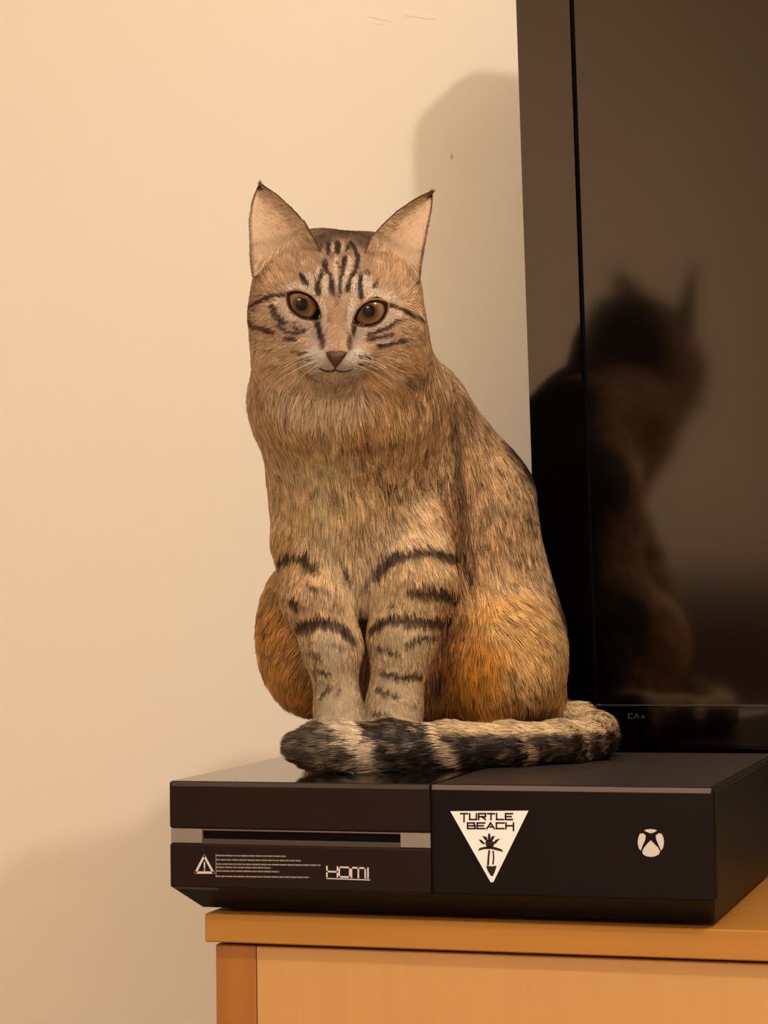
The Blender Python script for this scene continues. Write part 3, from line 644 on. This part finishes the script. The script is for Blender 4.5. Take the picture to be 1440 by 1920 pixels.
def inside(pp, poly, sc_=1.0):
    poly = np.asarray(poly); c = poly.mean(0); poly = c+(poly-c)*sc_; x, y = pp[:, 0], pp[:, 1]; r = np.zeros(len(pp), bool); n = len(poly)
    for i in range(n):
        x0, y0 = poly[i]; x1, y1 = poly[(i+1) % n]; cnd = ((y0 > y) != (y1 > y)) & (x < (x1-x0)*(y-y0)/(y1-y0+1e-9)+x0); r ^= cnd
    return r
Vm = Vw.copy()   # openings for the eyes: sink the skin behind each eyeball's front
for al in ALM: Vm[inside(pix(Vw), al, 1.04) & ((NW@CF) < .2)] += CF*.009
cat = mesh_obj('cat', Vm-base, FC, M['skin'], None, True); cat.location = base
cat['label'] = 'brown striped tabby cat sitting upright on the game console'; cat['category'] = 'cat'
TINT = np.array([.95, 1.045, 1.12])
def set_col(me, C):
    C = C*TINT
    at_ = me.attributes.new('coat', 'FLOAT_COLOR', 'POINT'); at_.data.foreach_set('color', np.concatenate([C, np.ones((len(C), 1))], 1).astype(np.float32).ravel())
vc = vc*.72+vc.mean(1, keepdims=True)*.28
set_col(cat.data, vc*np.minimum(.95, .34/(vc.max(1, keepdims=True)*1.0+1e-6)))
def kc(o): o.parent = cat; o.matrix_parent_inverse = Matrix.Translation(-Vector(base)); return o

# eyes -----------------------------------------------------------------
def resample(P, n):
    P = np.vstack([P, P[:1]]); L = np.concatenate([[0], np.cumsum(np.linalg.norm(np.diff(P, axis=0), axis=1))])
    t = np.linspace(0, L[-1], n, endpoint=False); return np.stack([np.interp(t, L, P[:, 0]), np.interp(t, L, P[:, 1])], -1)
def sph_hit(px, py, c, r):
    d = at(px, py, 1)-CAM; d /= np.linalg.norm(d); oc = CAM-c; b = oc@d; q = b*b-(oc@oc-r*r)
    t = -b-math.sqrt(q) if q > 0 else -b
    return CAM+d*t
def eye_mat():
    m = bpy.data.materials.new('iris_amber'); m.use_nodes = True; nt = m.node_tree; b = nt.nodes['Principled BSDF']
    tc = nt.nodes.new('ShaderNodeTexCoord'); sx = nt.nodes.new('ShaderNodeSeparateXYZ'); nt.links.new(tc.outputs['Object'], sx.inputs[0])
    cb = nt.nodes.new('ShaderNodeCombineXYZ'); nt.links.new(sx.outputs[0], cb.inputs[0]); nt.links.new(sx.outputs[2], cb.inputs[1])
    ln = nt.nodes.new('ShaderNodeVectorMath'); ln.operation = 'LENGTH'; nt.links.new(cb.outputs[0], ln.inputs[0])
    dv = nt.nodes.new('ShaderNodeMath'); dv.operation = 'DIVIDE'; dv.inputs[1].default_value = .012; nt.links.new(ln.outputs['Value'], dv.inputs[0])
    cr_ = nt.nodes.new('ShaderNodeValToRGB'); e = cr_.color_ramp.elements
    e[0].position = 0; e[0].color = rgb((6, 4, 3)); e[1].position = 1; e[1].color = rgb((30, 16, 8))
    for pos, c in ((.30, (8, 5, 3)), (.34, (70, 46, 24)), (.45, (86, 60, 36)), (.60, (118, 88, 56)), (.72, (108, 80, 50)), (.80, (30, 16, 9))):
        x = e.new(pos); x.color = rgb(c)
    nt.links.new(dv.outputs[0], cr_.inputs[0]); nt.links.new(cr_.outputs[0], b.inputs['Base Color'])
    b.inputs['Roughness'].default_value = .10; b.inputs['Specular IOR Level'].default_value = .2; b.inputs['Coat Weight'].default_value = 0; b.inputs['Coat Roughness'].default_value = .03
    return m
M['eye'] = eye_mat(); LIDS = []
PUP = [(566, 571), (692, 583)]
for k in (0, 1):
    c = EYEC[k]; cw_ = c[0]*R3+c[1]*F3+c[2]*Z3
    g = sph_hit(*PUP[k], cw_, EYE_R)-cw_; g = Vector(g).normalized()
    bm = bmesh.new(); bmesh.ops.create_uvsphere(bm, u_segments=40, v_segments=24, radius=EYE_R)
    o = bm_obj('eye', bm, M['eye'], None, True)
    rot = Vector((0, -1, 0)).rotation_difference(g).to_matrix().to_4x4(); o.matrix_basis = Matrix.Translation(Vector(cw_)) @ rot
    kc(o)
    A = resample(ALM[k], 48); ctr = A.mean(0); rings = []
    for sc_, mode in ((.90, 0), (.98, 1), (1.08, 2), (1.20, 3), (1.45, 4)):
        ring = []
        for q in A:
            p_ = ctr+(q-ctr)*sc_; S = sph_hit(*p_, cw_, EYE_R*(1.0+(.003, .035, .03, .01, 0)[mode]))
            if mode >= 2:
                T_ = trace(*p_); S = T_ if (mode == 4 or (T_-S)@CF < 0) else S
                S = S+CF*(-.0006, -.0001, .0025)[mode-2]
            ring.append(S)
        rings.append(ring)
    vs = [v for r in rings for v in r]; n = 48
    fs = [(i*n+j, i*n+(j+1) % n, (i+1)*n+(j+1) % n, (i+1)*n+j) for i in range(len(rings)-1) for j in range(n)]
    o = kc(mesh_obj('eyelid', vs, fs, M['skin'], None, True))
    cc = np.zeros((len(vs), 3)); cc[:n*2] = lin((20, 10, 6)); cc[2*n:3*n] = lin((34, 18, 10)); cc[3*n:] = lin((150, 108, 72)); set_col(o.data, cc)
# nose leather and mouth ----------------------------------------------
NO = [(590, 1168), (620, 1160), (655, 1163), (690, 1160), (720, 1170), (712, 1190), (690, 1218), (665, 1250), (648, 1266), (632, 1252), (612, 1222), (596, 1192)]
A = resample(np.array(zc(NO)), 36); ctr = A.mean(0); vs = []
for sc_, off in ((1.12, -.0010), (1.0, .0010), (.85, .0019), (.5, .0024), (.02, .0026)):
    for q in A:
        p_ = ctr+(q-ctr)*sc_; h = snap(*p_); vs.append(h+(-CF)*off+Z3*0)
n = 36; fs = [(i*n+j, i*n+(j+1) % n, (i+1)*n+(j+1) % n, (i+1)*n+j) for i in range(4) for j in range(n)]
nose = kc(mesh_obj('nose', vs, fs, M['nose'], None, True, label='dark reddish brown nose'))
def tube(name, pts, r0, r1, m, parent=None, seg=6):
    bm = bmesh.new(); P = [Vector(p) for p in pts]; rings = []
    for i, p_ in enumerate(P):
        d = (P[min(i+1, len(P)-1)]-P[max(i-1, 0)]).normalized(); a = d.orthogonal().normalized(); b = d.cross(a); r = r0+(r1-r0)*i/(len(P)-1)
        rings.append([bm.verts.new(p_+(a*math.cos(t*2*math.pi/seg)+b*math.sin(t*2*math.pi/seg))*r) for t in range(seg)])
    for A_, B_ in zip(rings[:-1], rings[1:]):
        for j in range(seg): bm.faces.new((A_[j], A_[(j+1) % seg], B_[(j+1) % seg], B_[j]))
    bm.faces.new(rings[0][::-1]); bm.faces.new(rings[-1]); return bm_obj(name, bm, m, parent, True)
for side in (1, -1):   # nostrils
    o = tube('nostril', [snap(*zc([(653+side*34, 1190)])[0])-CF*.0018, snap(*zc([(653+side*44, 1202)])[0])-CF*.0014], .0012, .0007, M['eyelid']); kc(o)
mp_ = [snap(*q)-CF*.0009 for q in zc([(648, 1262), (646, 1285), (600, 1290), (545, 1278)])]
kc(tube('mouth', [snap(*q)-CF*.0004 for q in zc([(545, 1272), (580, 1288), (615, 1292), (644, 1282), (648, 1262)])], .0006, .0007, M['eyelid']))
kc(tube('mouth', [snap(*q)-CF*.0004 for q in zc([(760, 1276), (720, 1290), (680, 1293), (650, 1282)])], .0006, .0006, M['eyelid']))
# whiskers --------------------------------------------------------------
rw = random.Random(9)
for side, roots in ((-1, [(545, 1165), (520, 1185), (500, 1205), (540, 1215), (515, 1230), (560, 1240)]), (1, [(765, 1175), (790, 1190), (815, 1210), (775, 1222), (800, 1235), (750, 1245)])):
    for i, q in enumerate(roots):
        p0 = snap(*zc([q])[0]); L = rw.uniform(.026, .042); a = math.radians(rw.uniform(-26, -2)+(-6 if i > 3 else 6))
        d = R3*side*math.cos(a)+Z3*math.sin(a)-F3*.15
        pts = [p0+d*L*t+Z3*(-.010*t*t)+F3*.014*t*t for t in np.linspace(0, 1, 9)]
        kc(tube('whisker', pts, 0.00013, .00004, M['whisk'], seg=5))
# ears --------------------------------------------------------------------
EAR = [dict(inner=[(600, 468), (583, 438), (572, 418), (548, 392), (520, 366), (500, 352), (490, 345)], outer=[(474, 520), (470, 490), (469, 450), (468, 412), (473, 380), (481, 357), (487, 346)], tuft=(488, 333), d=1.430, s=-1),
       dict(inner=[(684, 478), (694, 448), (712, 428), (740, 400), (772, 377), (792, 366), (806, 360)], outer=[(786, 532), (790, 495), (795, 462), (801, 430), (808, 395), (810, 376), (810, 362)], tuft=(817, 350), d=1.434, s=1)]
def interp_poly(P, n):
    P = np.array(P, float); L = np.concatenate([[0], np.cumsum(np.linalg.norm(np.diff(P, axis=0), axis=1))]); t = np.linspace(0, L[-1], n)
    return np.stack([np.interp(t, L, P[:, 0]), np.interp(t, L, P[:, 1])], -1)
hair_sets = []
for E_ in EAR:
    nv, nu = 22, 15; I, O = interp_poly(E_['inner'], nv), interp_poly(E_['outer'], nv); fr = []; 
    for j in range(nv):
        v_ = j/(nv-1)
        for i in range(nu):
            u = i/(nu-1); q = I[j]*(1-u)+O[j]*u
            cup = math.sin(math.pi*u)**.8*(.006*(1-v_)**.8+.003)
            d = E_['d']-.004*(1-u)+.016*v_+cup+(.010*(u)**2)*(1-v_)
            fr.append(at(q[0], q[1]+(6*math.sin(math.pi*u)*(1-v_)), d))
    fr = np.array(fr); G_ = fr.reshape(nv, nu, 3)
    du = np.gradient(G_, axis=1); dv = np.gradient(G_, axis=0); nn = np.cross(du, dv); nn /= np.linalg.norm(nn, axis=2, keepdims=True)+1e-12
    if (nn.reshape(-1, 3)@CF).mean() > 0: nn = -nn
    th = np.array([.0014*(1-.6*j/(nv-1)) for j in range(nv)])[:, None, None]
    bk = (G_-nn*th*np.sin(np.linspace(0.12, math.pi-.12, nu))[None, :, None]).reshape(-1, 3)
    vs = np.vstack([fr, bk]); N0 = nv*nu; fs = []
    for j in range(nv-1):
        for i in range(nu-1):
            a = j*nu+i; fs.append((a, a+1, a+nu+1, a+nu)); fs.append((N0+a, N0+a+nu, N0+a+nu+1, N0+a+1))
        for i in (0, nu-1):
            a = j*nu+i; fs.append((a, a+nu, N0+a+nu, N0+a))
    for i in range(nu-1): a = (nv-1)*nu+i; fs.append((a, a+1, N0+a+1, N0+a)); fs.append((i, N0+i, N0+i+1, i+1))
    cc = np.zeros((2*N0, 3))
    for j in range(nv):
        for i in range(nu):
            u = i/(nu-1); v_ = j/(nv-1); c = lin((206, 168, 132))*(.55+.45*min(1, v_*2.0))*(1-.35*math.exp(-((v_-.27-.06*u)/.025)**2)); e = max(0, 1-min(u, 1-u)*14)  # fold shading painted into the inner ear colour, with a darker base
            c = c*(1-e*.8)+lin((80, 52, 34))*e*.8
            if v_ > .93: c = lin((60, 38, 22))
            cc[j*nu+i] = c; cc[N0+j*nu+i] = lin((104, 74, 48))
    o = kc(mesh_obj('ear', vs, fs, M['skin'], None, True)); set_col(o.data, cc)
    # ear hair: short velvet inside, longer wisps near the inner edge and base, dark tuft at the tip
    hp, hn, hd, hl, hc = [], [], [], [], []
    for _ in range(2600):
        u, v_ = RNG.random(), RNG.random()**1.15
        j = min(nv-2, int(v_*(nv-1))); i = min(nu-2, int(u*(nu-1))); P0 = G_[j, i]+(G_[j, i+1]-G_[j, i])*(u*(nu-1)-i)+(G_[j+1, i]-G_[j, i])*(v_*(nv-1)-j)
        tip = (dv[j, i]/np.linalg.norm(dv[j, i])); side = -du[j, i]/np.linalg.norm(du[j, i])
        hp.append(P0); hn.append(nn[j, i]); 
        if v_ < .16: hd.append(tip*.3-side*(.3-u)+Z3*.2); hl.append(.007*(1.2-v_*2)); hc.append(lin((196, 156, 116))*(.6+.6*RNG.random()))
        elif u < .16: hd.append(-side*.9+tip*.5); hl.append(.0055); hc.append(lin((206, 172, 136))*(.75+.4*RNG.random()))
        else: hd.append(tip*.9-side*.35); hl.append(RNG.uniform(.001, .0035)); hc.append(lin((200, 162, 132))*(.62+.5*RNG.random()))
    for _ in range(900):  # edges and back
        v_ = RNG.random(); j = min(nv-2, int(v_*(nv-1))); i = 0 if RNG.random() < .5 else nu-1
        P0 = G_[j, i]+(G_[j+1, i]-G_[j, i])*(v_*(nv-1)-j); tip = dv[j, i]/np.linalg.norm(dv[j, i]); out = du[j, i]/np.linalg.norm(du[j, i])*(1 if i else -1)
        hp.append(P0); hn.append(nn[j, i]); hd.append(tip+out*.25); hl.append(.0022); hc.append(lin((96, 66, 42))*(.6+.7*RNG.random()))
    T = G_[-1].mean(0)
    tt = at(*E_['tuft'], (T-CAM)@CF)-T; tl = np.linalg.norm(tt); tt /= tl
    for _ in range(70):
        hp.append(T+RNG.normal(0, .0006, 3)-tt*RNG.random()*.004); hn.append(-CF); hd.append(tt); hl.append(tl*RNG.uniform(.4, 1.0)); hc.append(lin((50, 30, 18)))
    hair_sets.append(('ear_fur', np.array(hp), np.array(hn), np.array(hd), np.array(hl), np.array(hc), .12, None))

# fur ------------------------------------------------------------------------
tri = []
for f in FC:
    tri.append(f[:3])
    if len(f) == 4: tri.append((f[0], f[2], f[3]))
tri = np.array(tri); A0, B0, C0 = Vw[tri[:, 0]], Vw[tri[:, 1]], Vw[tri[:, 2]]
ar = np.linalg.norm(np.cross(B0-A0, C0-A0), axis=1)/2; cen = (A0+B0+C0)/3
DENS = {'head': 3.4, 'muz': 4.0, 'neck': 1.8, 'torso': 1.5, 'thR': 1.6, 'thL': 1.6, 'footR': 1, 'footL': 1, 'legL': 2.2, 'legR': 2.2, 'toes': 2, 'tail': 2.4}
treg = reg[tri[:, 0]]; wgt = ar*np.array([DENS[r] for r in treg])
wgt *= np.where(((NW[tri[:, 0]]@CF) > .45), .5, 1.0)      # sparser where it faces away, towards the television
NH = 260000
idx = RNG.choice(len(tri), NH, p=wgt/wgt.sum()); a, b = RNG.random(NH), RNG.random(NH); fl = a+b > 1; a[fl] = 1-a[fl]; b[fl] = 1-b[fl]
HP = A0[idx]+(B0-A0)[idx]*a[:, None]+(C0-A0)[idx]*b[:, None]
t3 = tri[idx]; HN = NW[t3[:, 0]]*(1-a-b)[:, None]+NW[t3[:, 1]]*a[:, None]+NW[t3[:, 2]]*b[:, None]; HN /= np.linalg.norm(HN, axis=1, keepdims=True)
HR = treg[idx]
pp = pix(HP); keepm = HP[:, 2] > .003
front = (HN@CF) < .2
for al in ALM: keepm &= ~(inside(pp, al, 1.08) & front & (HR != 'torso'))
keepm &= ~(inside(pp, zc(NO), 1.05) & front)
HP, HN, HR = HP[keepm], HN[keepm], HR[keepm]
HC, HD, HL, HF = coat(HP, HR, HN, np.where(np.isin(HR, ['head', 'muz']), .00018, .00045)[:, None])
# shorter around eyes
for e in EYEC:
    ew = e[0]*R3+e[1]*F3+e[2]*Z3; dd = np.linalg.norm(HP-ew, axis=1); HL = np.where(dd < .022, HL*np.clip((dd-.008)/.014, .35, 1), HL)
n = len(HP)
tick = RNG.random(n); mott = vnoise(HP[::1], 90.0)
big = np.isin(HR, ['torso', 'thR', 'thL', 'neck'])
HC = HC*(1+.55*(RNG.random(n)[:, None]-.5)+np.where(big, .45, .30)[:, None]*mott[:, None])
HC = np.where((big & (tick < .16))[:, None], HC*.42, HC); HC = np.where((big & (tick > .92))[:, None], HC*1.5, HC)
legm = np.isin(HR, ['legL', 'legR', 'toes']); mo = vnoise(HP*np.array([1, 1, 1.8]), 170.0); HC = np.where((legm & (mo > .13))[:, None], HC*(1-.5*np.clip((mo-.13)*6, 0, 1))[:, None], HC)
lum = HC.mean(1, keepdims=True); ds = np.select([np.isin(HR, ['thR', 'thL']), np.isin(HR, ['legL', 'legR', 'toes'])], [.04, .06], .17)[:, None]; HC = (HC*(1-ds)+lum*ds)*np.clip((lum/.20)**.38, .35, 1.25); HC = HC*np.where(np.isin(HR, ['head', 'muz']), 1.42, 1.72)[:, None]*np.where(np.isin(HR, ['head', 'muz']), .90, 1.0)[:, None]*np.where(HR == 'muz', 1.12, 1.0)[:, None]; HC = np.maximum(HC*np.minimum(1, .64/HC.max(1, keepdims=True)), .003)
HL = np.maximum(HL, np.where(np.isin(HR, ['head', 'muz']), .0024, .003))*RNG.uniform(.7, 1.2, n)
hair_sets_body = [('face_fur', np.isin(HR, ['head', 'muz'])), ('body_fur', np.isin(HR, ['neck', 'torso', 'thR', 'thL'])),
                  ('foreleg_fur', np.isin(HR, ['legL']) | (np.isin(HR, ['toes']) & (pix(HP)[:, 0] < 686))), ('foreleg_fur', np.isin(HR, ['legR']) | (np.isin(HR, ['toes']) & (pix(HP)[:, 0] >= 686))),
                  ('hind_foot_fur', np.isin(HR, ['footR', 'footL'])), ('tail_fur', HR == 'tail')]
lbl = {'tail_fur': 'dark ringed tail fur', 'ear_fur': None}
for nm, m in hair_sets_body:
    if m.any(): hair_sets.append((nm, HP[m], HN[m], HD[m], HL[m], HC[m], .10, HF[m]))
def make_hair(name, P, N, D, L, C, spread, lift, steps=5):
    n = len(P); D = D-N*(D*N).sum(1, keepdims=True); D /= np.linalg.norm(D, axis=1, keepdims=True)+1e-9
    D = D+RNG.normal(0, spread*1.6, D.shape); D -= N*(D*N).sum(1, keepdims=True); D /= np.linalg.norm(D, axis=1, keepdims=True)+1e-9
    if lift is None: lift = np.full(n, .3)
    t = np.linspace(0, 1, steps)[None, :, None]
    Pt = P[:, None]-N[:, None]*.0003+D[:, None]*(L[:, None, None]*t*(1-.12*lift[:, None, None]))+N[:, None]*(L*lift)[:, None, None]*(1.5*t-.85*t*t)
    # clumping: tips drift towards the tip of a nearby guide hair
    k = max(1, n//14); gi = RNG.choice(n, k, replace=False); kd = KDTree(k)
    for q, g_ in enumerate(gi): kd.insert(Vector(P[g_]), q)
    kd.balance(); near = gi[np.array([kd.find(Vector(p_))[1] for p_ in P])]
    am = .5*RNG.uniform(.5, 1, n)[:, None, None]*np.clip(L/.006, .2, 1)[:, None, None]
    Pt = Pt+(Pt[near]-Pt)*am*t**1.3*(np.linalg.norm(P[near]-P, axis=1) < .006)[:, None, None]
    cb_ = RNG.normal(1, .20 if name == 'body_fur' else .12, n)[near][:, None]; C = C*np.clip(cb_, .5, 1.5)
    Pt[:, :, 2] = np.maximum(Pt[:, :, 2], .0006)
    hc = bpy.data.hair_curves.new(name); hc.add_curves([steps]*n)
    hc.attributes['position'].data.foreach_set('vector', Pt.astype(np.float32).ravel())
    rad = np.tile(np.array([1, .95, .8, .55, .12])[None, :steps], (n, 1))*np.clip(.00006+L*.010, .00009, .00017)[:, None]
    ra = hc.attributes.get('radius') or hc.attributes.new('radius', 'FLOAT', 'POINT'); ra.data.foreach_set('value', rad.astype(np.float32).ravel())
    ca = hc.attributes.new('coat', 'FLOAT_COLOR', 'CURVE'); ca.data.foreach_set('color', np.concatenate([C*TINT, np.ones((n, 1))], 1).astype(np.float32).ravel())
    Ns = N*.85+D*.25+RNG.normal(0, .16, N.shape); Ns /= np.linalg.norm(Ns, axis=1, keepdims=True)
    na = hc.attributes.new('skin_n', 'FLOAT_VECTOR', 'CURVE'); na.data.foreach_set('vector', Ns.astype(np.float32).ravel())
    hc.materials.append(M['hair']); o = bpy.data.objects.new(name, hc); COL.objects.link(o); return kc(o)
for hs in hair_sets:
    o = make_hair(*hs)
    o['kind'] = 'stuff'
    if hs[0] == 'tail_fur': o['label'] = 'tail fur with dark and light rings'
